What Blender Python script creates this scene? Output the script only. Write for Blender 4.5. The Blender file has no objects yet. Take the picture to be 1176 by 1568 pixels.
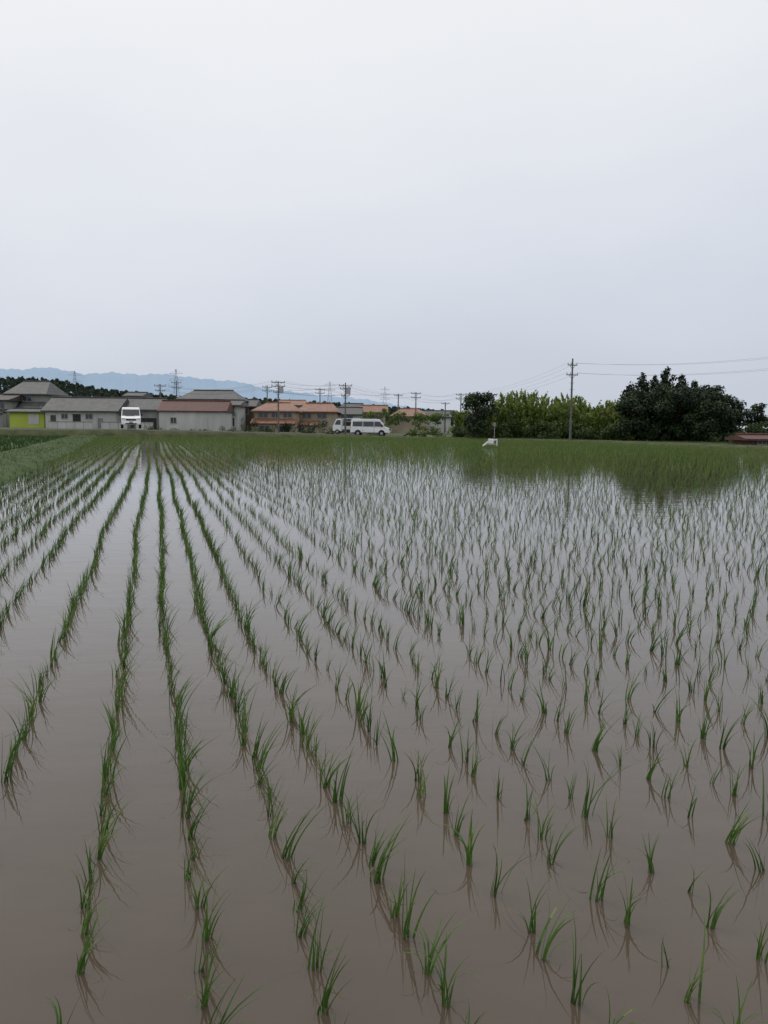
import bpy, math, random
import numpy as np
from mathutils import Matrix, Vector
random.seed(7); rng=np.random.default_rng(11)
scene=bpy.context.scene
scene.view_settings.view_transform='Standard'
try: scene.view_settings.look='None'
except Exception: pass
scene.view_settings.exposure=0
H=1.42
# ---------------------------------------------------------------- camera
PITCH=math.atan(133/1269); ROLL=math.radians(0.5)
cam=bpy.data.cameras.new('camera'); camo=bpy.data.objects.new('camera',cam)
scene.collection.objects.link(camo); scene.camera=camo
cam.sensor_fit='VERTICAL'; cam.sensor_height=34.6; cam.lens=28; cam.clip_end=30000; cam.clip_start=0.05
R=(Matrix.Rotation(math.pi/2-PITCH,3,'X')@Matrix.Rotation(ROLL,3,'Z'))
camo.matrix_world=Matrix.Translation((0,0,H))@R.to_4x4()
def at(x,y,Y):
    d=R@Vector(((x-588)/1269,-(y-784)/1269,-1)); d=d*(Y/d.y); return Vector((d.x,Y,d.z+H))
def gnd(x,y,z=0):
    d=R@Vector(((x-588)/1269,-(y-784)/1269,-1)); k=(z-H)/d.z; return Vector((d.x*k,d.y*k,z))
# ---------------------------------------------------------------- materials
def newmat(name):
    m=bpy.data.materials.new(name); m.use_nodes=True; nt=m.node_tree
    return m,nt,nt.nodes['Principled BSDF'],nt.nodes['Material Output']
def ramp(nt,cols):
    r=nt.nodes.new('ShaderNodeValToRGB'); e=r.color_ramp.elements
    while len(e)<len(cols): e.new(0.5)
    for i,(p,c) in enumerate(cols): e[i].position=p; e[i].color=(*c,1)
    return r
def noise_mat(name,c1,c2,scale=1.0,rough=0.8,bump=0.0,detail=6,stretch=(1,1,1),spec=0.3,metal=0):
    m,nt,p,o=newmat(name)
    tc=nt.nodes.new('ShaderNodeTexCoord'); mp=nt.nodes.new('ShaderNodeMapping'); mp.inputs['Scale'].default_value=stretch
    n=nt.nodes.new('ShaderNodeTexNoise'); n.inputs['Scale'].default_value=scale; n.inputs['Detail'].default_value=detail
    nt.links.new(tc.outputs['Object'],mp.inputs['Vector']); nt.links.new(mp.outputs[0],n.inputs['Vector'])
    r=ramp(nt,[(0.3,c1),(0.7,c2)]); nt.links.new(n.outputs['Fac'],r.inputs[0]); nt.links.new(r.outputs[0],p.inputs['Base Color'])
    p.inputs['Roughness'].default_value=rough; p.inputs['Specular IOR Level'].default_value=spec; p.inputs['Metallic'].default_value=metal
    if bump:
        b=nt.nodes.new('ShaderNodeBump'); b.inputs['Strength'].default_value=bump; nt.links.new(n.outputs['Fac'],b.inputs['Height']); nt.links.new(b.outputs[0],p.inputs['Normal'])
    return m
def leaf_mat(name,cols,rough=0.5,trans=0.25,spec=0.3):
    m,nt,p,o=newmat(name)
    a=nt.nodes.new('ShaderNodeAttribute'); a.attribute_name='tint'
    r=ramp(nt,cols); nt.links.new(a.outputs['Fac'],r.inputs[0]); nt.links.new(r.outputs[0],p.inputs['Base Color'])
    p.inputs['Roughness'].default_value=rough; p.inputs['Specular IOR Level'].default_value=spec
    t=nt.nodes.new('ShaderNodeBsdfTranslucent'); nt.links.new(r.outputs[0],t.inputs['Color'])
    mx=nt.nodes.new('ShaderNodeMixShader'); mx.inputs[0].default_value=trans
    nt.links.new(p.outputs[0],mx.inputs[1]); nt.links.new(t.outputs[0],mx.inputs[2]); nt.links.new(mx.outputs[0],o.inputs['Surface'])
    return m
def roof_mat(name,c1,c2):
    m,nt,p,o=newmat(name)
    tc=nt.nodes.new('ShaderNodeTexCoord')
    n=nt.nodes.new('ShaderNodeTexNoise'); n.inputs['Scale'].default_value=1.3; n.inputs['Detail'].default_value=8
    nt.links.new(tc.outputs['Object'],n.inputs['Vector'])
    r=ramp(nt,[(0.3,c1),(0.7,c2)]); nt.links.new(n.outputs['Fac'],r.inputs[0])
    w=nt.nodes.new('ShaderNodeTexWave'); w.inputs['Scale'].default_value=1.1; w.inputs['Distortion'].default_value=0.3
    nt.links.new(tc.outputs['Object'],w.inputs['Vector'])
    w2=nt.nodes.new('ShaderNodeTexWave'); w2.bands_direction='Z'; w2.inputs['Scale'].default_value=2.0
    nt.links.new(tc.outputs['Object'],w2.inputs['Vector'])
    ml=nt.nodes.new('ShaderNodeMath'); ml.operation='MULTIPLY'; nt.links.new(w.outputs['Fac'],ml.inputs[0]); nt.links.new(w2.outputs['Fac'],ml.inputs[1])
    mx=nt.nodes.new('ShaderNodeMix'); mx.data_type='RGBA'; mx.blend_type='MULTIPLY'; mx.inputs['Factor'].default_value=0.35
    nt.links.new(r.outputs[0],mx.inputs['A']); nt.links.new(w2.outputs['Color'],mx.inputs['B']); nt.links.new(mx.outputs['Result'],p.inputs['Base Color'])
    b=nt.nodes.new('ShaderNodeBump'); b.inputs['Strength'].default_value=0.6; b.inputs['Distance'].default_value=0.05
    nt.links.new(ml.outputs[0],b.inputs['Height']); nt.links.new(b.outputs[0],p.inputs['Normal'])
    p.inputs['Roughness'].default_value=0.55
    return m
M={}
M['white']=noise_mat('wall_white',(.38,.38,.37),(.52,.52,.50),0.8,0.85,stretch=(1,1,.3))
M['grey']=noise_mat('wall_grey',(.17,.17,.17),(.28,.28,.27),0.7,0.85,stretch=(1,1,.3))
M['beige']=noise_mat('wall_beige',(.27,.22,.16),(.38,.33,.26),0.8,0.85)
M['brownwall']=noise_mat('wall_wood',(.05,.04,.03),(.10,.08,.06),2,0.8,stretch=(4,4,.4))
M['lime']=noise_mat('wall_lime',(.34,.42,.06),(.45,.5,.09),0.6,0.7)
M['rust']=noise_mat('rusted_metal',(.07,.03,.026),(.13,.06,.05),1.5,0.6,stretch=(3,3,.5))
M['teal']=noise_mat('teal_panel',(.10,.2,.19),(.16,.27,.25),1,0.6)
M['rgrey']=roof_mat('roof_tile_grey',(.04,.04,.042),(.095,.095,.095))
M['rbrown']=roof_mat('roof_tile_brown',(.04,.03,.025),(.08,.055,.045))
M['rorange']=roof_mat('roof_tile_orange',(.20,.085,.05),(.34,.16,.10))
M['dark']=noise_mat('dark_trim',(.015,.015,.016),(.03,.03,.03),3,0.6)
M['glass']=noise_mat('window_glass',(.02,.024,.03),(.05,.055,.06),0.9,0.08,spec=0.6)
M['frame']=noise_mat('window_frame',(.25,.25,.24),(.35,.35,.34),2,0.5)
M['paint']=noise_mat('white_paint',(.74,.75,.76),(.8,.8,.8),0.7,0.25,spec=0.5)
M['rubber']=noise_mat('rubber',(.012,.012,.012),(.025,.025,.025),5,0.8)
M['metal']=noise_mat('grey_metal',(.3,.3,.31),(.42,.42,.43),4,0.35,metal=0.7)
M['lamp']=noise_mat('headlamp_lens',(.5,.5,.52),(.7,.7,.72),4,0.1,spec=0.7)
M['red']=noise_mat('tail_lens',(.3,.01,.01),(.4,.02,.02),4,0.2)
M['concrete']=noise_mat('concrete_pole',(.10,.10,.098),(.16,.16,.155),2,0.85)
M['wire']=noise_mat('cable_black',(.06,.06,.06),(.09,.09,.09),2,0.6)
M['pylon']=noise_mat('galvanised_steel',(.28,.33,.39),(.34,.39,.45),2,0.6)
M['bark']=noise_mat('bark',(.03,.024,.018),(.07,.055,.04),3,0.9,bump=.4)
M['culm']=noise_mat('bamboo_culm',(.12,.16,.05),(.2,.22,.08),3,0.6)
M['soil']=noise_mat('embankment_turf',(.030,.045,.014),(.085,.085,.04),1.2,0.95,bump=.6,detail=10)
M['asphalt']=noise_mat('asphalt',(.045,.045,.046),(.07,.07,.07),3,0.9)
M['grassground']=noise_mat('grass_ground',(.03,.055,.013),(.07,.105,.03),0.9,0.95,bump=.6,detail=10)
M['ground']=noise_mat('field_ground',(.04,.06,.02),(.1,.11,.05),0.05,0.95,detail=10)
# ---------------------------------------------------------------- mesh helpers
def link(o,parent=None):
    scene.collection.objects.link(o)
    if parent: o.parent=parent
    return o
def mobj(name,v,f,mat,parent=None,smooth=False):
    me=bpy.data.meshes.new(name); me.from_pydata([tuple(a) for a in v],[],f); me.update()
    if mat: me.materials.append(mat)
    if smooth: me.polygons.foreach_set('use_smooth',[True]*len(me.polygons))
    return link(bpy.data.objects.new(name,me),parent)
def npmesh(name,V,F,mat,tint=None,parent=None,smooth=False):
    me=bpy.data.meshes.new(name); nv=len(V); nf=len(F); k=F.shape[1]
    me.vertices.add(nv); me.vertices.foreach_set('co',V.astype(np.float32).ravel())
    me.loops.add(nf*k); me.loops.foreach_set('vertex_index',F.astype(np.int32).ravel())
    me.polygons.add(nf); me.polygons.foreach_set('loop_start',np.arange(0,nf*k,k,dtype=np.int32))
    try: me.polygons.foreach_set('loop_total',np.full(nf,k,dtype=np.int32))
    except Exception: pass
    if smooth: me.polygons.foreach_set('use_smooth',np.ones(nf,dtype=bool))
    me.update(calc_edges=True)
    if tint is not None:
        a=me.attributes.new('tint','FLOAT','FACE'); a.data.foreach_set('value',tint.astype(np.float32))
    me.materials.append(mat)
    return link(bpy.data.objects.new(name,me),parent)
def empty(name,loc=(0,0,0),rz=0):
    e=bpy.data.objects.new(name,None); e.empty_display_size=.3; e.location=loc; e.rotation_euler=(0,0,rz); return link(e)
BF=[(0,1,3,2),(4,6,7,5),(0,4,5,1),(2,3,7,6),(0,2,6,4),(1,5,7,3)]
def box(name,x0,x1,y0,y1,z0,z1,mat,parent=None,bev=0):
    v=[(x,y,z) for x in (x0,x1) for y in (y0,y1) for z in (z0,z1)]
    o=mobj(name,v,BF,mat,parent)
    if bev:
        b=o.modifiers.new('bevel','BEVEL'); b.width=bev; b.segments=2
    return o
def bars(name,segs,mat,parent=None,n=6):
    V=[];F=[]
    for a,b,r0,r1 in segs:
        a=Vector(a);b=Vector(b);d=(b-a)
        if d.length<1e-6: continue
        q=d.to_track_quat('Z','Y'); s=len(V)
        for c,r in ((a,r0),(b,r1)):
            for i in range(n):
                t=2*math.pi*i/n; V.append(c+q@Vector((r*math.cos(t),r*math.sin(t),0)))
        for i in range(n):
            j=(i+1)%n; F.append((s+i,s+j,s+n+j,s+n+i))
        F.append(tuple(s+i for i in range(n))[::-1]); F.append(tuple(s+n+i for i in range(n)))
    return mobj(name,V,F,mat,parent)
def inpoly(X,Y,poly):
    c=np.zeros(len(X),bool); n=len(poly); j=n-1
    for i in range(n):
        xi,yi=poly[i]; xj,yj=poly[j]
        m=((yi>Y)!=(yj>Y))&(X<(xj-xi)*(Y-yi)/((yj-yi)+1e-12)+xi); c^=m; j=i
    return c
# ---------------------------------------------------------------- world
w=bpy.data.worlds.new('World'); scene.world=w; w.use_nodes=True; nt=w.node_tree
for n in list(nt.nodes): nt.nodes.remove(n)
out=nt.nodes.new('ShaderNodeOutputWorld')
SE,SR=math.radians(58),math.radians(-35)
sky=nt.nodes.new('ShaderNodeTexSky'); sky.sky_type='NISHITA'; sky.sun_disc=False; sky.sun_elevation=SE; sky.sun_rotation=SR; sky.air_density=1.5; sky.dust_density=4
b1=nt.nodes.new('ShaderNodeBackground'); b1.inputs[1].default_value=.08; nt.links.new(sky.outputs[0],b1.inputs[0])
tc=nt.nodes.new('ShaderNodeTexCoord'); sp=nt.nodes.new('ShaderNodeSeparateXYZ'); nt.links.new(tc.outputs['Generated'],sp.inputs[0])
mp=nt.nodes.new('ShaderNodeMapping'); mp.inputs['Scale'].default_value=(1.3,1.3,3.2); nt.links.new(tc.outputs['Generated'],mp.inputs[0])
cn=nt.nodes.new('ShaderNodeTexNoise'); cn.inputs['Scale'].default_value=1.7; cn.inputs['Detail'].default_value=6; cn.inputs['Roughness'].default_value=.5
nt.links.new(mp.outputs[0],cn.inputs['Vector'])
m1=nt.nodes.new('ShaderNodeMath'); m1.operation='MULTIPLY_ADD'; m1.inputs[1].default_value=.24; nt.links.new(cn.outputs['Fac'],m1.inputs[0]); nt.links.new(sp.outputs['Z'],m1.inputs[2])
m2=nt.nodes.new('ShaderNodeMath'); m2.operation='MULTIPLY_ADD'; m2.inputs[1].default_value=-.10; nt.links.new(sp.outputs['X'],m2.inputs[0]); nt.links.new(m1.outputs[0],m2.inputs[2])
rp=ramp(nt,[(0.04,(.56,.615,.70)),(0.16,(.60,.65,.745)),(0.32,(.725,.76,.84)),(0.52,(.87,.885,.915)),(1.0,(1.0,1.0,1.0))])
nt.links.new(m2.outputs[0],rp.inputs[0])
b2=nt.nodes.new('ShaderNodeBackground'); b2.inputs[1].default_value=1; nt.links.new(rp.outputs[0],b2.inputs[0])
ms=nt.nodes.new('ShaderNodeMixShader'); ms.inputs[0].default_value=.94
nt.links.new(b1.outputs[0],ms.inputs[1]); nt.links.new(b2.outputs[0],ms.inputs[2]); nt.links.new(ms.outputs[0],out.inputs[0])
sl=bpy.data.lights.new('sun','SUN'); sl.energy=.7; sl.angle=math.radians(25); sl.color=(1,.97,.92)
so=link(bpy.data.objects.new('sun',sl))
sd=Vector((math.sin(SR)*math.cos(SE),math.cos(SR)*math.cos(SE),math.sin(SE))); so.rotation_euler=sd.to_track_quat('Z','Y').to_euler(); so.location=(0,0,50)
# ---------------------------------------------------------------- terrain
n=64; V=[(0,0,-.12)]+[(r*math.cos(2*math.pi*i/n),r*math.sin(2*math.pi*i/n),-.12) for r in (300,12000) for i in range(n)]
F=[(0,1+i,1+(i+1)%n) for i in range(n)]+[(1+i,1+n+i,1+n+(i+1)%n,1+(i+1)%n) for i in range(n)]
mobj('ground',V,F,M['ground'])
TR=at(232,648,1).x      # rows run along (TR,1)
left=[(-3.2,-4),(-3.3,5),(-3.55,19),(-3.9,40),(-4.6,60),(-5.4,83)]
left=[(o+TR*y,y) for o,y in left]
far=[(-20,86.5),(-8,90.5),(4,94),(12,87),(19.5,77),(25.5,57),(29,40),(32,-4)]
paddy=left+far
m,nt,p,o=newmat('muddy_water')
tc=nt.nodes.new('ShaderNodeTexCoord')
n1=nt.nodes.new('ShaderNodeTexNoise'); n1.inputs['Scale'].default_value=.55; n1.inputs['Detail'].default_value=9; n1.inputs['Roughness'].default_value=.65; nt.links.new(tc.outputs['Object'],n1.inputs[0])
r=ramp(nt,[(.3,(.068,.051,.037)),(.7,(.094,.072,.053))]); nt.links.new(n1.outputs['Fac'],r.inputs[0]); nt.links.new(r.outputs[0],p.inputs['Base Color'])
p.inputs['IOR'].default_value=1.42; p.inputs['Roughness'].default_value=.008
n2=nt.nodes.new('ShaderNodeTexNoise'); n2.inputs['Scale'].default_value=1.8; n2.inputs['Detail'].default_value=3
mp=nt.nodes.new('ShaderNodeMapping'); mp.inputs['Scale'].default_value=(1,2.4,1); mp.inputs['Rotation'].default_value=(0,0,.25)
nt.links.new(tc.outputs['Object'],mp.inputs[0]); nt.links.new(mp.outputs[0],n2.inputs['Vector'])
b=nt.nodes.new('ShaderNodeBump'); b.inputs['Strength'].default_value=.3; b.inputs['Distance'].default_value=.010
nt.links.new(n2.outputs['Fac'],b.inputs['Height']); nt.links.new(b.outputs[0],p.inputs['Normal'])
mobj('paddy_water',[(x,y,0) for x,y in paddy],[tuple(range(len(paddy)))[::-1]],m)
def strip(name,lines,mat,sub=1,jit=0.0):
    L=[]
    for ln in lines:
        q=[]
        for a,b in zip(ln[:-1],ln[1:]):
            for k in range(sub): q.append(Vector(a).lerp(Vector(b),k/sub))
        q.append(Vector(ln[-1])); L.append(q)
    n=len(L[0]); V=[]
    for li,q in enumerate(L):
        for v in q: V.append((v.x+random.uniform(-jit,jit),v.y+random.uniform(-jit,jit),v.z+random.uniform(-jit,jit)*.4))
    F=[(i*n+j,i*n+j+1,(i+1)*n+j+1,(i+1)*n+j) for i in range(len(L)-1) for j in range(n-1)]
    return mobj(name,V,F,mat,smooth=True)
def off(pl,d,z,nx=None):
    return [(x+d,y,z) for x,y in pl]
LL=[(x,y) for x,y in left]
strip('grass_levee',[off(LL,.18,-.06),off(LL,0,.05),off(LL,-.35,.22),off(LL,-2.1,.26),off(LL,-2.6,.05)],M['grassground'],14,.05)
lush_ground=[(x-2.5,y) for x,y in LL]
mobj('neighbouring_paddy',[(x,y,.0) for x,y in lush_ground]+[(-75,83,0),(-60,-4,0)],[tuple(range(len(lush_ground)+2))],M['grassground'])
fb=[(left[-1][0]-45,left[-1][1]-6)]+[left[-1]]+far
zt=[.72,.66,.58,.38,.12,.16,.2,.22,.22,.22]
def offn(pl,d,zs):
    r=[]
    for i,(x,y) in enumerate(pl):
        a=Vector(pl[max(0,i-1)]);b=Vector(pl[min(len(pl)-1,i+1)]); t=(b-a).normalized(); nn=Vector((-t.y,t.x))
        r.append((x+nn.x*d,y+nn.y*d,zs[i]))
    return r
Z0=[-.05]*len(fb)
strip('field_embankment',[offn(fb,-.2,Z0),offn(fb,.1,[z*.3+.03 for z in zt]),offn(fb,.7,[z for z in zt]),offn(fb,1.4,zt)],M['soil'],8,.04)
rd=fb[:5]; zr=zt[:5]
strip('road',[offn(rd,1.4,[z+.004 for z in zr]),offn(rd,6.5,[z+.004 for z in zr])],M['asphalt'],4)
strip('village_ground',[offn(rd,1.3,[z-.01 for z in zr]),offn(rd,6.8,[z-.01 for z in zr]),[(x*4.2,420,zr[i]) for i,(x,y) in enumerate(rd)]],M['ground'],6)
rf=fb[4:]
strip('far_rice_field',[offn(rf,1.2,[.1]*len(rf)),offn(rf,45,[.1]*len(rf))],M['grassground'],3)
# ---------------------------------------------------------------- rice seedlings
def template(nb,ns,wid,seed,droop=1.0):
    g=np.random.default_rng(seed); V=[];F=[];T=[]
    for b in range(nb):
        az=g.uniform(0,2*math.pi); L=g.uniform(.10,.21)*(1 if g.random()<.8 else .7); tilt=g.uniform(.02,.2); cur=g.uniform(.1,1.1)*droop
        if g.random()<.22: cur+=1.2
        bx=g.normal(0,.008); by=g.normal(0,.008); w0=wid*g.uniform(.7,1.2)
        tw=az+math.pi/2+g.normal(0,.5); wx,wy=math.cos(tw),math.sin(tw)
        pos=np.array([bx,by,-.02]); s=len(V)
        for k in range(ns+1):
            u=k/ns; ww=w0*(1-u**1.8)*.5+.0004
            V.append(pos+np.array([wx,wy,0])*ww); V.append(pos-np.array([wx,wy,0])*ww)
            ang=tilt+cur*(u+.5/ns)**2
            pos=pos+np.array([math.cos(az)*math.sin(ang),math.sin(az)*math.sin(ang),math.cos(ang)])*L/ns
        for k in range(ns): F.append((s+2*k,s+2*k+1,s+2*k+3,s+2*k+2)); T.append(g.normal(0,.1)+.18*k/ns)
    return np.array(V),np.array(F),np.array(T)
def instance(temps,P,rot,sc,lean,tint):
    which=rng.integers(0,len(temps),len(P)); Vs=[];Fs=[];Ts=[];offv=0
    for t,(V,F,T) in enumerate(temps):
        i=np.where(which==t)[0]
        if len(i)==0: continue
        c=np.cos(rot[i])[:,None]; s=np.sin(rot[i])[:,None]; k=sc[i][:,None]
        x=(V[:,0]*c-V[:,1]*s)*k; y=(V[:,0]*s+V[:,1]*c)*k; z=V[:,2]*k
        zz=np.maximum(z,0)
        x=x+zz*lean[i,0][:,None]*.5+zz**2*4*lean[i,0][:,None]; y=y+zz*lean[i,1][:,None]
        W=np.stack([x+P[i,0][:,None],y+P[i,1][:,None],z+P[i,2][:,None]],-1).reshape(-1,3)
        FF=(F[None]+ (np.arange(len(i))*len(V))[:,None,None]).reshape(-1,4)+offv
        Vs.append(W);Fs.append(FF);Ts.append((T[None]+tint[i][:,None]).ravel()); offv+=len(W)
    return np.concatenate(Vs),np.concatenate(Fs),np.clip(np.concatenate(Ts),0,1)
offs=[.11+.302*k for k in range(140)]+[-.155,-.61,-1.05]+[-1.05-.33*k for k in range(1,15)]
PX=[];PY=[];DEN=[]
nrm=math.hypot(TR,1)
swath={}
for o in offs:
    k=int(math.floor(o/1.81)); 
    if k not in swath: swath[k]=(rng.uniform(0,6,3),rng.normal(0,.02))
    ph,sh=swath[k]; dense=o<.75
    step=.145 if dense else .17
    s=np.arange(.8,105,step); s=s+rng.normal(0,.02,len(s))
    wig=.02*np.sin(s/1.7+ph[0])+.012*np.sin(s/.8+ph[1]+o)+.045*np.sin(s/6+ph[2])+rng.normal(0,.011 if dense else .018,len(s))+.02*math.sin(o*7)
    keep=rng.random(len(s))>(.03 if dense else .06)
    s=s[keep];wig=wig[keep]
    PX.append(o+wig+s*TR/nrm); PY.append(s/nrm); DEN.append(np.full(len(s),dense))
PX=np.concatenate(PX);PY=np.concatenate(PY);DEN=np.concatenate(DEN)
k=inpoly(PX,PY,paddy)&(np.abs(PX)<.62*PY+1.6); PX=PX[k];PY=PY[k];DEN=DEN[k]
dist=np.hypot(PX,PY)
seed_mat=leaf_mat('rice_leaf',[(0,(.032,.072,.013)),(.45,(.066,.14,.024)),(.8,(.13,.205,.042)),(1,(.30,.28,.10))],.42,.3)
def patch(name,sel,temps,mul=1.0,tm=.38):
    i=np.where(sel)[0]; N=len(i)
    P=np.stack([PX[i],PY[i],np.zeros(N)],-1)
    lf=np.sin(PX[i]*.35+1.3)*np.sin(PY[i]*.23)*.08
    sc=np.clip(rng.normal(.93,.17,N),.5,1.35)*mul+lf
    lean=np.stack([rng.normal(.2,.2,N),rng.normal(.0,.13,N)],-1)
    V,F,T=instance(temps,P,rng.uniform(0,6.283,N),sc,lean,np.clip(rng.normal(tm,.13,N),0,.85))
    return V,F,T
A=[template(random.choice([8,9,10,11,12]),7,.0056,100+i) for i in range(14)]
Bs=[template(random.choice([4,5,6,7,8,9]),7,.0058,200+i) for i in range(18)]
A2=[template(9,4,.0062,300+i) for i in range(8)]
B2=[template(random.choice([5,6,7]),4,.006,320+i) for i in range(10)]
C=[template(5,2,.0085,400+i,.8) for i in range(8)]
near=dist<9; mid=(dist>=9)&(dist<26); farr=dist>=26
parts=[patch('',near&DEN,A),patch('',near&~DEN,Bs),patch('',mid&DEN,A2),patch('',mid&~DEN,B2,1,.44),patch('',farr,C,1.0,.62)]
Vs=[];Fs=[];Ts=[];o_=0
for V,F,T in parts: Vs.append(V);Fs.append(F+o_);Ts.append(T);o_+=len(V)
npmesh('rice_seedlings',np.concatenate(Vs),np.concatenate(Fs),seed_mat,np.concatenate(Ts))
# ---------------------------------------------------------------- grass masses
def grassmass(name,poly,N,h,wid,zf,mat,tm=.4,ts=.15,seed=1,nb=4):
    xs=[p[0] for p in poly]; ys=[p[1] for p in poly]
    x=rng.uniform(min(xs),max(xs),N);y=rng.uniform(min(ys),max(ys),N); k=inpoly(x,y,poly)&(np.abs(x)<.62*y+3); x=x[k];y=y[k]
    t=[template(nb,2,wid,seed+i,.8) for i in range(6)]
    n=len(x); z=zf(x,y)
    patchy=.5+.5*np.sin(x*.9+np.sin(y*.7)*2)*np.sin(y*.5+1)
    V,F,T=instance(t,np.stack([x,y,z],-1),rng.uniform(0,6.28,n),np.clip(rng.normal(h/.2,h/.2*.25,n),.1,9)*(.75+.5*patchy),rng.normal(0,.25,(n,2))*.5,np.clip(rng.normal(tm,ts,n)+.12*(patchy-.5),0,1))
    return npmesh(name,V,F,mat,T)
gm=leaf_mat('grass_leaf',[(0,(.025,.052,.011)),(.45,(.06,.105,.022)),(.8,(.12,.165,.04)),(1,(.24,.22,.09))],.6,.25)
lm=leaf_mat('lush_rice_leaf',[(0,(.018,.048,.01)),(.45,(.035,.085,.015)),(1,(.08,.14,.03))],.5,.25)
lp=[(x+.1,y) for x,y in LL]+[(x-2.6,y) for x,y in LL[::-1]]
def levz(x,y):
    lx=np.interp(y,[p[1] for p in LL],[p[0] for p in LL]); d=lx-x
    return np.interp(d,[-.18,0,.35,2.1,2.6],[-.06,.05,.22,.26,.05])
grassmass('levee_grass',lp,90000,.085,.014,levz,gm,.42,.18,500)
grassmass('lush_rice_crop',[(x-2.4,y) for x,y in LL]+[(-75,83),(-60,-4)],60000,.3,.022,lambda x,y:x*0,lm,.45,.15,520)
e1=offn(fb,-.1,Z0); e2=offn(fb,1.3,zt)
ep=[(a[0],a[1]) for a in e1]+[(a[0],a[1]) for a in e2[::-1]]
fx=[p[0] for p in fb[:6]]
def embz(x,y): return np.interp(x,fx,zt[:6])*.75-.04
grassmass('embankment_grass',ep,60000,.16,.02,embz,gm,.35,.16,540)
q=offn(rf,44,[.1]*len(rf)); q1=offn(rf,1.2,[.1]*len(rf))
grassmass('far_rice_crop',[(a[0],a[1]) for a in q1]+[(a[0],a[1]) for a in q[::-1]],90000,.2,.02,lambda x,y:x*0+.08,gm,.55,.15,560)
# ---------------------------------------------------------------- foliage
def leafquads(P,size,asp,up=.35,droop=0,dirs=None):
    n=len(P); nr=rng.normal(0,1,(n,3)); nr[:,2]+=up*2
    if dirs is not None: nr+=dirs*1.1
    nr/=np.linalg.norm(nr,axis=1)[:,None]
    t=rng.normal(0,1,(n,3)); t[:,2]-=droop
    t-=nr*(t*nr).sum(1)[:,None]; t/=np.linalg.norm(t,axis=1)[:,None]; b=np.cross(nr,t)
    s=size*rng.uniform(.6,1.35,n)[:,None]
    V=np.stack([P-t*s*.5,P+b*s*asp*.5-t*s*rng.uniform(-.1,.15,(n,1)),P+t*s*.55,P-b*s*asp*.5+t*s*rng.uniform(-.1,.15,(n,1))],1).reshape(-1,3)
    return V,np.arange(4*n).reshape(-1,4)
def crown(blobs,dens,size,asp=.6,up=.35,tm=.4):
    Ps=[];Ds=[];Ts=[]
    for (c,rx,ry,rz) in blobs:
        n=int(dens*(rx*rz+rx*ry)*2); d=rng.normal(0,1,(n,3)); d/=np.linalg.norm(d,axis=1)[:,None]
        rr=rng.uniform(0,1,n)**.35; rr*=rng.uniform(.8,1.28,n)
        Ps.append(np.array(c)+d*rr[:,None]*np.array([rx,ry,rz])); Ds.append(d)
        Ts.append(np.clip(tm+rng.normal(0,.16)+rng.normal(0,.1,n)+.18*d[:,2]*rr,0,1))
    P=np.concatenate(Ps);D=np.concatenate(Ds);T=np.concatenate(Ts)
    V,F=leafquads(P,size,asp,up,0,D); return V,F,T
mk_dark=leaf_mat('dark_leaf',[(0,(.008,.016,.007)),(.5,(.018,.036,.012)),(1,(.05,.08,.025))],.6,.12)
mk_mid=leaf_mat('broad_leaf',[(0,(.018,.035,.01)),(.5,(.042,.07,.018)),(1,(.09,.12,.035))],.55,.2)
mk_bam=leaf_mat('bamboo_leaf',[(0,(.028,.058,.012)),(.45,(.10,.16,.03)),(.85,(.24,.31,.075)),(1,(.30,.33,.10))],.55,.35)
def tree(name,px,ybase,ytop,wpx,Y,mat,kind='round',dens=55,size=.26,tm=.4):
    b=at(px,ybase,Y); t=at(px,ytop,Y); h=t.z-b.z; r=wpx/2*Y/1269
    e=empty(name,b); segs=[]; blobs=[]
    if kind=='cone':
        segs.append(((0,0,-.3),(0,0,h*.93),.18,.03)); N=int(26+h*3)
        for i in range(N):
            u=i/(N-1); z=h*(.06+.9*u); rr=r*(1-u)**.6*random.uniform(.6,1.25)+.06
            a=i*2.4+random.uniform(-.5,.5); dd=rr*random.uniform(.3,.8); br=max(.24,rr*.48)
            c=(dd*math.cos(a),dd*math.sin(a),z); blobs.append((c,br,br,br*random.uniform(.8,1.3)))
            segs.append(((0,0,z*.93),c,.05,.015))
    else:
        segs.append(((0,0,-.3),(0,.0,h*.5),.16,.09))
        N=30
        for i in range(N):
            a=random.uniform(0,6.28); u=random.random(); zz=h*(.15+.75*u); env=r*math.sin(math.pi*min(1,.22+.68*u))**.6
            dd=env*math.sqrt(random.random())*.85; br=r*random.uniform(.18,.38)
            c=(dd*math.cos(a),dd*math.sin(a),min(zz,h-br*.9)); blobs.append((c,br,br,br*random.uniform(.6,.95)))
            segs.append(((0,0,h*random.uniform(.25,.5)),c,.06,.015))
    bars('trunk_and_limbs',segs,M['bark'],e)
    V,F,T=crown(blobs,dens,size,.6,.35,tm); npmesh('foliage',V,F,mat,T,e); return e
def bushmass(name,pts,Y,mat,dens=45,size=.22,tm=.45,depth=1.5,per=26,ybase=668):
    blobs=[]
    for (xa,ya),(xb,yb) in zip(pts[:-1],pts[1:]):
        n=max(2,int((xb-xa)/per*6))
        for i in range(n):
            u=random.random(); x=xa+(xb-xa)*u; yt=ya+(yb-ya)*u
            Yd=(Y(x) if callable(Y) else Y)+random.uniform(0,depth); top=at(x,yt,Yd).z; c0=at(x,ybase,Yd)
            rr=random.uniform(.3,.75); z=random.uniform(max(c0.z,0),max(top-rr*.9,c0.z+.1))
            if i%3==0: z=top-rr
            blobs.append(((c0.x,Yd,z),rr,rr,rr*.85))
    V,F,T=crown(blobs,dens,size,.55,.35,tm); return npmesh(name,V,F,mat,T)
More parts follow.
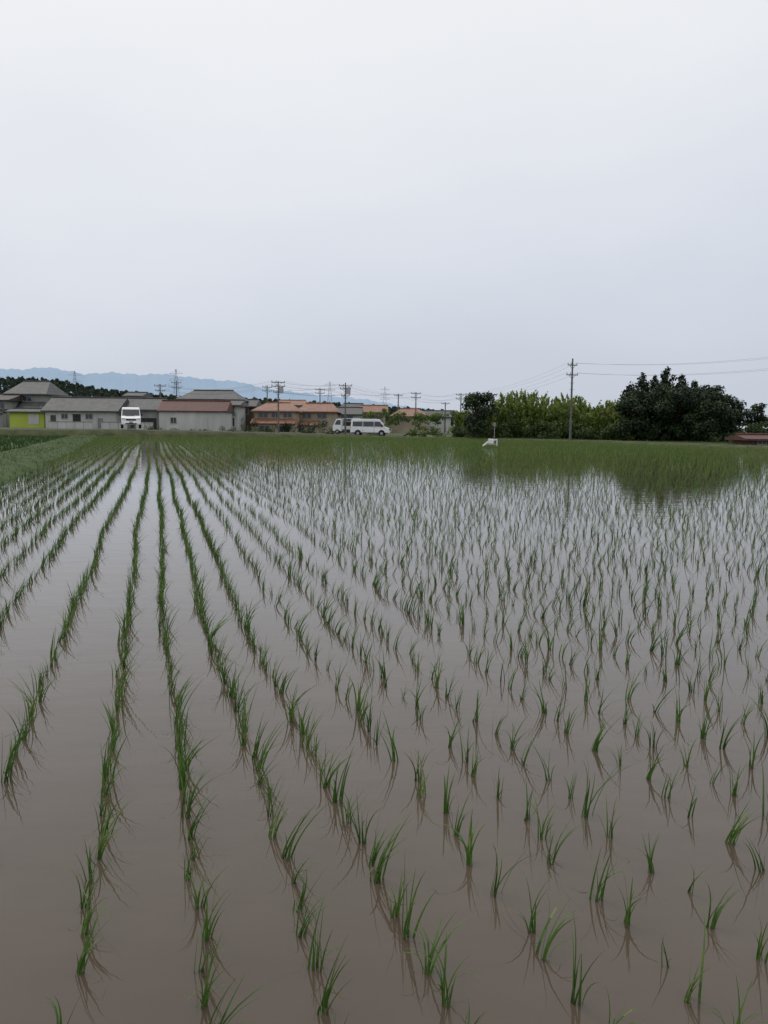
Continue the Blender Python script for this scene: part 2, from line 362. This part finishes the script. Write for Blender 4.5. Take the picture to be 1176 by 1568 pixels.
for (x,yt,wp,Y,kd) in [(980,569,52,84,'cone'),(1017,560,50,85,'cone'),(999,573,44,88,'cone'),(1040,571,50,84,'cone'),(1059,581,46,85,'cone'),(1080,588,58,82,'round'),(1106,597,48,80,'round'),(960,588,48,86,'cone'),(1030,588,84,81,'round'),(1088,612,60,78,'round'),(978,596,64,82,'round'),(1005,583,50,84,'round')]:
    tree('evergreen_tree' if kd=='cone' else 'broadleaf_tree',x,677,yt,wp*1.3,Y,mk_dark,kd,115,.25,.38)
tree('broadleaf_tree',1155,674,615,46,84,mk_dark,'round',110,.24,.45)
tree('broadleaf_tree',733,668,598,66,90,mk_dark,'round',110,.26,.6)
YR=lambda x: float(np.interp(x,[560,700,800,960,1180],[101,98,92,84,76]))
bushmass('grove_understorey',[(930,626),(950,612),(980,602),(1040,600),(1100,608),(1122,624),(1130,642)],lambda x:YR(x)+2,mk_dark,90,.26,.3,3,per=12,ybase=676)
bushmass('undergrowth',[(935,628),(965,640),(1000,635),(1030,650),(1080,655),(1125,660),(1140,648),(1180,640)],lambda x:YR(x)-3,mk_mid,90,.22,.35,3,ybase=676)
bushmass('hedge',[(556,632),(585,624),(620,630),(660,632),(700,626),(720,636)],lambda x:YR(x),mk_bam,90,.24,.4,3,per=16)
bushmass('shrubs',[(690,648),(730,655),(790,640),(840,645),(870,640),(900,652),(950,648)],lambda x:YR(x)-4,mk_mid,80,.22,.55,2,ybase=671)
P=[];TT=[];segs=[]
for i in range(520):
    x=random.uniform(700,962); Y=YR(x)+random.uniform(-1,4)
    yt=float(np.interp(x,[700,735,760,785,812,840,872,905,935,962],[632,622,605,598,602,608,606,616,611,624]))+random.uniform(-2,24)
    b=at(x,670,Y); t=at(x,yt,Y); h=t.z; la=random.uniform(0,6.28); ln=random.uniform(.3,1.1)
    pr=Vector((b.x,Y,0)); 
    for k in range(1,7):
        u=k/6; c=Vector((b.x+math.cos(la)*ln*u**2.5,Y+math.sin(la)*ln*u**2.5,h*(u-.08*u**6))); segs.append((pr,c,.03*(1-u*.6),.03*(1-u*.7))); pr=c
    m_=170; cl=np.sort(rng.uniform(.12,1.0,11)); u=cl[rng.integers(0,11,m_)]+rng.normal(0,.03,m_)
    rad=.62*np.clip(1.15-u,.12,.8); ang=(np.round(u*9)*2.4+rng.normal(0,1.0,m_))
    cx=b.x+math.cos(la)*ln*u**2.5+np.cos(ang)*rad*rng.random(m_); cy=Y+math.sin(la)*ln*u**2.5+np.sin(ang)*rad*rng.random(m_)
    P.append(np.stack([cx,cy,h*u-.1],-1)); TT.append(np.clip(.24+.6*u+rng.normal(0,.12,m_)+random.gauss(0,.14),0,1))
e=empty('bamboo_thicket',(0,0,0)); bars('culms',segs,M['culm'],e,4)
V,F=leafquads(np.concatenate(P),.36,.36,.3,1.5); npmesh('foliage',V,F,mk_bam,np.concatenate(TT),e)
prof=[(-60,576),(0,579),(50,580),(95,584),(150,596),(200,601),(260,607),(330,609),(420,613),(520,619),(620,626),(720,634),(900,640),(1000,645),(1250,650)]
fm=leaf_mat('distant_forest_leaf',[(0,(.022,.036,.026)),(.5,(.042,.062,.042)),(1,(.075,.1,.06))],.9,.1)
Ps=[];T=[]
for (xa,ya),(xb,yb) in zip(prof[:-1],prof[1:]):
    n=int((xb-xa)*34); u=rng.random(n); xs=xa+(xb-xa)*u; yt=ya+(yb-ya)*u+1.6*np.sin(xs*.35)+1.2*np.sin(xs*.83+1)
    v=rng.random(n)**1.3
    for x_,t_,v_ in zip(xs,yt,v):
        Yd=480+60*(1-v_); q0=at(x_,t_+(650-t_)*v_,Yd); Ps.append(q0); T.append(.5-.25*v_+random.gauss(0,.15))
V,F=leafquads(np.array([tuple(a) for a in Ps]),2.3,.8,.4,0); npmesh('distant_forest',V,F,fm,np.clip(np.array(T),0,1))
mm=noise_mat('haze_tinted_mountain',(.31,.41,.53),(.36,.46,.58),.0012,1.0,spec=0)  # aerial haze painted in: pale blue base colour stands in for distance
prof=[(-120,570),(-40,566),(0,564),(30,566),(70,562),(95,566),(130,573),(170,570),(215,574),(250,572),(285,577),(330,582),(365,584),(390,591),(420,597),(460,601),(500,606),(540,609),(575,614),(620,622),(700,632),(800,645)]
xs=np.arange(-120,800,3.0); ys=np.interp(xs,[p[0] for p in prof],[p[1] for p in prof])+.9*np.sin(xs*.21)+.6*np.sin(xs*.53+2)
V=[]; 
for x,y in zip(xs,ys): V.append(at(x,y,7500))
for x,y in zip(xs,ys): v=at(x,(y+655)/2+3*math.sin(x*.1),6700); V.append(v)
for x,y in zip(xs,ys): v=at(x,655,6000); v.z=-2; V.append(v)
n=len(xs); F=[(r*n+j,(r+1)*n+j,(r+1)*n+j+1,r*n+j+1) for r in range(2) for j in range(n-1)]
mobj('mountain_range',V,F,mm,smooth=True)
# ---------------------------------------------------------------- pylons
def pylon(x,yt,yb,Y):
    b=at(x,yb,Y); t=at(x,yt,Y); h=t.z; e=empty('transmission_tower',(b.x,Y,0)); r=.2*Y/1269; s=[]
    w0=h*.1; lv=[0,.25,.45,.62,.76,.88,1]
    wd=lambda u: w0*(1-u)**1.1+.5
    for a,c in zip(lv[:-1],lv[1:]):
        for (i,j) in ((-1,-1),(1,-1),(1,1),(-1,1)):
            s.append(((i*wd(a),j*wd(a),a*h),(i*wd(c),j*wd(c),c*h),r,r))
            i2,j2=(-j,i); s.append(((i*wd(a),j*wd(a),a*h),(i2*wd(c),j2*wd(c),c*h),r*.6,r*.6))
    for u in (.68,.8,.92):
        L=h*.13*(1.3-u*.4); s.append(((-L,0,u*h),(L,0,u*h),r,r)); s.append(((-L,0,u*h),(0,0,u*h+h*.05),r*.6,r*.6)); s.append(((L,0,u*h),(0,0,u*h+h*.05),r*.6,r*.6))
    bars('lattice',s,M['pylon'],e,4)
for a in [(115,568,600,1500),(270,565,606,1200),(505,584,618,1300),(589,592,625,1500)]: pylon(*a)
# ---------------------------------------------------------------- houses
def window(par,x0,x1,z0,z1,y,name='window'):
    box(name+'_glass',x0,x1,y-.03,y+.01,z0,z1,M['glass'],par)
    t=.06
    box(name+'_frame_top',x0-t,x1+t,y-.07,y+.008,z1,z1+t,M['frame'],par); box(name+'_frame_sill',x0-t,x1+t,y-.09,y+.006,z0-t,z0,M['frame'],par)
    for k,xx in enumerate((x0-t,x1,(x0+x1)/2-t/2)): box(name+'_mullion_%d'%k,xx,xx+t,y-.06,y+.004,z0,z1,M['frame'],par)
def gable(name,x0,x1,y0,y1,ze,zr,mat,par,ov=.45,axis='x',hip=0,th=.14):
    a,b,c,d=x0-ov,x1+ov,y0-ov,y1+ov
    if axis=='x':
        ym=(c+d)/2; hx=hip
        top=[(a,c,ze),(b,c,ze),(b,d,ze),(a,d,ze),(a+hx,ym,zr),(b-hx,ym,zr)]; F=[(0,1,5,4),(2,3,4,5),(1,2,5),(3,0,4)]
        rid=((a+hx,ym,zr+.05),(b-hx,ym,zr+.05))
    else:
        xm=(a+b)/2; top=[(a,c,ze),(b,c,ze),(b,d,ze),(a,d,ze),(xm,c+hip,zr),(xm,d-hip,zr)]; F=[(0,1,4),(1,2,5,4),(2,3,5),(3,0,4,5)]
        rid=((xm,c+hip,zr+.05),(xm,d-hip,zr+.05))
    v=top+[(x,y,ze-th) for x,y,z in top[:4]]
    F+= [(0,6,7,1),(1,7,8,2),(2,8,9,3),(3,9,6,0),(6,9,8,7)]
    mobj(name,v,F,mat,par); bars(name+'_ridge',[(rid[0],rid[1],.1,.1)],mat,par,6)
def house(name,x0,x1,Y,yb,ye,yr,wall,roof,depth=7,axis='x',hip=0,wins=(),pent=None,doors=(),rz=0,ov=.45,band=None):
    A=at(x0,yb,Y);B=at(x1,yb,Y); zb=min(A.z,B.z); ze=at((x0+x1)/2,ye,Y).z; zr=at((x0+x1)/2,yr,Y+(depth/2 if axis=='x' else 0)).z
    e=empty(name,(A.x,Y,0),rz); W=B.x-A.x
    zb-=.8
    box('walls',0,W,0,depth,zb,ze-.05,M[wall],e)
    gable('roof',0,W,0,depth,ze,zr,M[roof],e,ov,axis,hip)
    if axis=='y' and not hip:
        mobj('gable_wall',[(0,-.002,ze-.06),(W,-.002,ze-.06),(W/2,-.002,zr-.1)],[(0,1,2)],M[wall],e)
    Z=lambda y: at((x0+x1)/2,y,Y).z
    Xf=lambda x: at(x,yb,Y).x-A.x
    for i,(a,b,c,d) in enumerate(wins): window(e,Xf(a),Xf(b),Z(d),Z(c),0,'window_%d'%i)
    for i,(a,b,c,d,mt) in enumerate(doors): box('panel_%d'%i,Xf(a),Xf(b),-.05,.02,Z(d),Z(c),M[mt],e)
    if pent:
        for i,(a,b,c,d,o) in enumerate(pent):
            xa,xb,zt_,zl=Xf(a),Xf(b),Z(c),at((x0+x1)/2,d,Y-o).z
            v=[(xa,0,zt_),(xb,0,zt_),(xb,-o,zl),(xa,-o,zl)]; v+=[(x,y,z-.12) for x,y,z in v]
            mobj('lower_roof_%d'%i,v,[(3,2,1,0),(4,5,6,7),(0,1,5,4),(2,3,7,6),(1,2,6,5),(3,0,4,7)],M[roof],e)
            box('lower_walls_%d'%i,xa+.15,xb-.15,-o+.3,-.01,zb,zl-.1,M[wall],e)
            window(e,xa+(xb-xa)*.2,xa+(xb-xa)*.42,zl-1.5,zl-.35,-o+.3,'lower_window_%da'%i); window(e,xa+(xb-xa)*.6,xa+(xb-xa)*.85,zl-1.7,zl-.35,-o+.3,'lower_window_%db'%i)
    return e
house('tiled_house',13,70,122,654,603,584,'grey','rgrey',8,hip=1.2,wins=[(20,32,606,614),(36,50,606,614)],pent=[(8,72,615,629,2.2)],doors=[])
house('lime_green_shed',15,68,112,653,630,626,'lime','rgrey',4,doors=[(44,60,634,650,'white')])
house('grey_house',-40,12,118,653,612,604,'grey','rbrown',8,wins=[(-5,8,616,626)],pent=[(-42,12,626,632,1.5)])
house('long_storehouse',70,178,108,657,629,609,'white','rgrey',7,doors=[(78,86,636,655,'brownwall'),(112,124,634,655,'dark'),(150,158,640,655,'grey')],wins=[(95,104,634,641),(132,142,634,641)])
house('storehouse',178,241,110,657,627,610,'grey','rgrey',7,doors=[(200,206,632,655,'brownwall'),(210,240,640,657,'dark')],wins=[(182,192,632,640)])
house('small_tower_house',194,216,128,655,606,601,'white','rgrey',5,wins=[(199,211,608,612)])
h3=house('warehouse',244,345,103,662,629,614,'white','rust',5,ov=.25,wins=[(262,270,640,648)],doors=[(300,318,640,660,'white')],pent=None)
house('large_tiled_house',276,362,116,655,611,598,'grey','rgrey',8,hip=1.5,wins=[(300,320,614,620)])
house('balcony_house',343,364,108,660,620,613,'white','rgrey',6,doors=[(345,361,632,637,'teal')],wins=[(347,359,622,631),(347,359,640,652)])
house('wooden_house',364,388,122,658,622,612,'brownwall','rgrey',6,wins=[(370,380,626,634)])
house('orange_roofed_house',390,452,112,660,629,617,'beige','rorange',8,hip=1.5,wins=[(396,410,632,639),(416,428,632,639),(434,447,632,639)],pent=[(386,456,641,648,1.8)])
house('orange_roofed_house',458,513,118,660,630,618,'beige','rorange',8,hip=1.0,wins=[(464,476,633,640),(486,500,633,640)],pent=[(452,490,644,651,2.5)])
house('grey_roofed_house',494,550,126,658,634,624,'white','rgrey',8,wins=[(500,512,637,644),(524,540,637,644)],pent=[(494,545,646,652,1.5)])
house('orange_roofed_house',554,590,135,656,631,621,'beige','rorange',7,wins=[(558,568,634,640),(574,584,634,640)])
house('orange_roofed_house',600,656,140,656,637,626,'beige','rorange',8,axis='x',hip=2,wins=[(612,624,639,645),(636,648,639,645)])
house('grey_roofed_house',650,690,150,656,638,629,'white','rgrey',8,wins=[(660,672,640,645)])
house('orange_roofed_house',420,470,150,656,620,613,'beige','rorange',8,hip=1)
house('grey_roofed_house',520,560,150,655,626,618,'grey','rgrey',7,hip=1)
house('red_shed',1146,1215,66,690,672,666,'rust','rust',3,wins=[(1160,1172,675,680)])
a=at(75,657,104);b=at(242,657,106)
ew=empty('block_wall',(a.x,104,0)); 
for i in range(12):
    if i in(5,9): continue
    L=(b.x-a.x)/12; box('panel_%d'%i,i*L,i*L+L-.06,0,.15,.3,a.z+.9,M['white'],ew); box('coping_%d'%i,i*L-.02,i*L+L-.04,-.04,.19,a.z+.9,a.z+.98,M['grey'],ew)
bushmass('garden_shrubs',[(215,648),(245,652),(300,657),(345,650),(390,652),(430,650),(480,656),(520,650),(540,652)],101,mk_mid,60,.2,.3,3,per=40,ybase=663)
bushmass('garden_trees',[(355,640),(372,634),(392,645),(450,646),(470,640),(512,644),(525,636),(545,640)],109,mk_dark,60,.22,.5,2,per=60,ybase=655)
# ---------------------------------------------------------------- utility poles and wires
tops={}
def pole(x,yt,yb,Y,arms=((.03,1.6),(.12,1.2)),rz=.3,tr=False,r=.14):
    b=at(x,yb,Y);t=at(x,yt,Y); b.z=min(b.z,.2); h=t.z-b.z; e=empty('utility_pole',(t.x,Y,b.z),rz)
    bars('shaft',[((0,0,0),(0,0,h),r,r*.6)],M['concrete'],e,10)
    s=[];ins=[]
    for u,L in arms:
        z=h*(1-u); s.append(((-L/2,0,z),(L/2,0,z),.045,.045)); s.append(((-L*.3,0,z),(0,0,z-.4),.02,.02)); s.append(((L*.3,0,z),(0,0,z-.4),.02,.02))
        for k in (-.46,-.15,.46): ins.append(((k*L,0,z+.03),(k*L,0,z+.22),.05,.035))
    bars('crossarms',s,M['concrete'],e,4); bars('insulators',ins,M['frame'],e,6)
    if tr: bars('transformer',[((.35,0,h*.78),(.35,0,h*.78+.8),.26,.26),((.35,0,h*.78+.8),(.35,0,h*.78+.88),.2,.1)],M['metal'],e,12)
    bars('step_bolts',[((-.28,0,h*q),(.28,0,h*q),.012,.012) for q in (.3,.38,.46,.54,.62,.7)],M['wire'],e,4)
    tops[x]=(Vector((t.x,Y,t.z)),h,rz,arms)
pole(877,549,671,80,((.08,1.0),(.2,1.2)),.25,False,.12)
pole(426,584,658,98,((.02,1.6),(.09,1.6),(.2,1.2)),.2,True,.11)
pole(529,586,660,100,((.06,1.6),(.12,1.3),(.25,1.0)),.1,True,.11)
pole(245,588,655,118,((.04,1.6),(.14,1.4)),.4,False,.12)
pole(409,590,650,135,((.04,1.6),(.12,1.6)),.2,False,.12)
pole(490,594,650,140,((.04,1.6),(.12,1.6)),.2,False,.12)
pole(637,600,655,135,((.04,1.6),(.14,1.6)),.2,False,.12)
pole(610,603,655,150,((.04,1.6),),.2); pole(682,616,655,150,((.04,1.6),),.2)
pole(706,602,660,125,((.04,1.6),(.14,1.6)),.2,False,.12)
pole(270,583,640,140,((.04,1.6),(.14,1.6)),.2,False,.12)
pole(1240,540,680,72,((.03,1.3),(.16,1.5)),.25)
ws=[]
def wire(p,q,sag):
    pr=None
    for k in range(17):
        u=k/16; c=p.lerp(q,u); c.z-=4*sag*u*(1-u)
        if pr is not None: ws.append((pr,c.copy(),.006,.006))
        pr=c.copy()
def span(a,b,sag=.5,ks=(-.46,-.15,.46)):
    A,ha,ra,aa=tops[a];B,hb,rb,ab=tops[b]
    for i in range(min(len(aa),len(ab))):
        for k in ks:
            pa=A+Vector((math.cos(ra)*k*aa[i][1],math.sin(ra)*k*aa[i][1],-ha*aa[i][0]+.2)); pb=B+Vector((math.cos(rb)*k*ab[i][1],math.sin(rb)*k*ab[i][1],-hb*ab[i][0]+.2)); wire(pa,pb,sag)
span(877,1240,.5,(-.46,.46)); span(706,877,.8,(-.46,.46)); span(637,706,.6); span(529,637,.7); span(426,529,.4); span(409,490,.5); span(245,426,.9); span(245,270,.3); span(490,610,.6); span(610,682,.6)
bars('overhead_wires',ws,M['wire'],None,4)
# ---------------------------------------------------------------- vehicles
import bmesh
def loft(name,prof,hw,mat,par,bev=.05):
    n=len(prof); V=[(x,-hw(z),z) for x,z in prof]+[(x,hw(z),z) for x,z in prof]
    F=[tuple(range(n)),tuple(range(2*n-1,n-1,-1))]+[(i,n+i,n+(i+1)%n,(i+1)%n)for i in range(n)]
    o=mobj(name,V,F,mat,par); 
    b=o.modifiers.new('bevel','BEVEL'); b.width=bev; b.segments=3; b.limit_method='ANGLE'; b.angle_limit=math.radians(25)
    bm=bmesh.new(); bm.from_mesh(o.data); bmesh.ops.recalc_face_normals(bm,faces=bm.faces); bm.to_mesh(o.data); bm.free()
    return o
def sidepanel(name,pts,hw,mat,par,offv=.012):
    for s,nm in ((-1,'_right'),(1,'_left')):
        V=[(x,s*(hw(z)+offv),z) for x,z in pts]; mobj(name+nm,V,[tuple(range(len(V))) if s<0 else tuple(range(len(V)-1,-1,-1))],mat,par)
def wheel(par,x,y,r,k):
    s=1 if y>0 else -1
    bars('wheel_%d'%k,[((x,y-.1*s,r),(x,y+.1*s,r),r,r)],M['rubber'],par,24)
    bars('hub_%d'%k,[((x,y+.09*s,r),(x,y+.115*s,r),r*.58,r*.5)],M['metal'],par,16)
def van(name,loc,rz,sc=1.0,high=2.05):
    e=empty(name,loc,rz); e.scale=(sc,)*3; t=high
    prof=[(-2.38,.38),(-2.42,.7),(-2.36,1.2),(-2.26,t-.12),(-2.1,t),(.8,t),(1.1,t-.05),(1.22,t-.16),(1.95,1.14),(2.28,1.0),(2.4,.78),(2.42,.38)]
    hw=lambda z: .88-max(0,z-1.1)*.11
    loft('body',prof,hw,M['paint'],e)
    z1=t-.32
    sidepanel('front_door_window',[(.62,1.2),(1.72,1.2),(1.24,z1),(.62,z1)],hw,M['glass'],e)
    sidepanel('middle_window',[(-.78,1.2),(.5,1.2),(.5,z1),(-.78,z1)],hw,M['glass'],e)
    sidepanel('rear_window',[(-2.12,1.2),(-.9,1.2),(-.9,z1),(-2.08,z1)],hw,M['glass'],e)
    for k,xx in enumerate((-.84,.56)): sidepanel('door_gap_%d'%k,[(xx-.012,.45),(xx+.012,.45),(xx+.012,z1+.05),(xx-.012,z1+.05)],hw,M['dark'],e,.016)
    sidepanel('sill_trim',[(-2.3,.36),(2.3,.36),(2.3,.46),(-2.3,.46)],hw,M['dark'],e,.014)
    for k,xx in enumerate((-1.45,1.5)):
        sidepanel('wheel_arch_%d'%k,[(xx+.42*math.cos(a),.36+.42*math.sin(a)) for a in np.linspace(0,math.pi,14)],hw,M['dark'],e,.018)
        for y in(-.82,.82): wheel(e,xx,y,.33,k*2+(y>0))
    def fr(z0,z2,y0,y1,nm,mt,o=.015):
        fx_=lambda z: 1.95-.73*(z-1.14)/(t-.16-1.14)
        x1,x2=fx_(z0),fx_(z2)
        d=Vector((x2-x1,0,z2-z0)).normalized(); nn=Vector((d.z,0,-d.x))*o
        mobj(nm,[(x1+nn.x,y0,z0+nn.z),(x1+nn.x,y1,z0+nn.z),(x2+nn.x,y1*.95,z2+nn.z),(x2+nn.x,y0*.95,z2+nn.z)],[(0,1,2,3)],M[mt],e)
    fr(1.2,t-.22,-.79,.79,'windscreen','glass')
    box('grille',2.36,2.425,-.45,.45,.74,.9,M['dark'],e); box('bumper',2.3,2.47,-.86,.86,.36,.6,M['paint'],e,.04); box('lower_intake',2.44,2.48,-.5,.5,.4,.5,M['dark'],e)
    box('headlamp_left',2.2,2.4,.5,.84,.78,.98,M['lamp'],e,.03); box('headlamp_right',2.2,2.4,-.84,-.5,.78,.98,M['lamp'],e,.03)
    box('number_plate',2.475,2.49,-.17,.17,.5,.66,M['frame'],e)
    for y in(-1,1): box('mirror_%s'%('left' if y>0 else 'right'),1.45,1.6,min(y*.86,y*1.06),max(y*.86,y*1.06),1.2,1.45,M['dark'],e,.03); box('tail_lamp_%s'%('left' if y>0 else 'right'),-2.44,-2.38,min(y*.7,y*.84),max(y*.7,y*.84),.8,1.25,M['red'],e)
    box('rear_window_glass',-2.37,-2.33,-.7,.7,1.2,t-.35,M['glass'],e)
    box('wiper',1.9,1.93,-.5,.3,1.19,1.22,M['dark'],e)
    return e
p0=at(567,669,97.5); van('white_van',(p0.x,97.5,.13),math.radians(-6),.94,2.12)
p0=at(192,656,88); van('white_van',(p0.x,90,p0.z),math.radians(-73),1.12,2.0)
p0=at(531,666,101); e=empty('light_truck',(p0.x,101,.33),math.radians(178))
hw=lambda z:.7-max(0,z-1.0)*.08
loft('cab',[(.55,.35),(.55,1.75),(.7,1.82),(1.2,1.8),(1.55,1.1),(1.65,.9),(1.65,.35)],hw,M['paint'],e,.04)
sidepanel('cab_window',[(.7,1.1),(1.42,1.1),(1.15,1.65),(.7,1.65)],hw,M['glass'],e)
box('bed',-1.65,.5,-.7,.7,.55,.65,M['paint'],e); box('bed_side_left',-1.65,.5,.66,.7,.652,.95,M['paint'],e); box('bed_side_right',-1.65,.5,-.7,-.66,.652,.95,M['paint'],e)
box('tailgate',-1.69,-1.652,-.7,.7,.6,.95,M['paint'],e)
box('canopy_roof',-1.65,.5,-.72,.72,1.8,1.88,M['paint'],e)
for x in(-1.62,-.6,.42):
    for y in(-.68,.64): box('canopy_post',x,x+.06,y,y+.04,.952,1.798,M['paint'],e)
box('cargo',-1.5,.3,-.5,.5,.655,1.4,M['dark'],e,.05)
for k,x in enumerate((-1.05,1.1)):
    for y in(-.62,.62): wheel(e,x,y,.27,k*2+(y>0))
p0=gnd(752,679,.25); e=empty('irrigation_pump',(p0.x,p0.y,.15)); e.scale=(.65,.65,.75)
box('base',-.5,.5,-.25,.25,0,.1,M['frame'],e); box('engine_housing',-.3,.25,-.2,.2,.102,.55,M['paint'],e,.06)
bars('intake_pipe',[((-.3,-.1,.3),(-.9,-.3,-.1),.07,.07),((.25,0,.4),(.6,0,.5),.06,.06),((.6,0,.5),(.6,0,-.1),.06,.06)],M['paint'],e,10)
bars('stand_post',[((.35,.2,0),(.35,.2,1.9),.03,.03)],M['metal'],e,8); bars('fuel_cap',[((0,0,.55),(0,0,.62),.06,.06)],M['dark'],e,10)
box('control_box',.2,.5,.1,.3,1.65,2.0,M['grey'],e,.03)
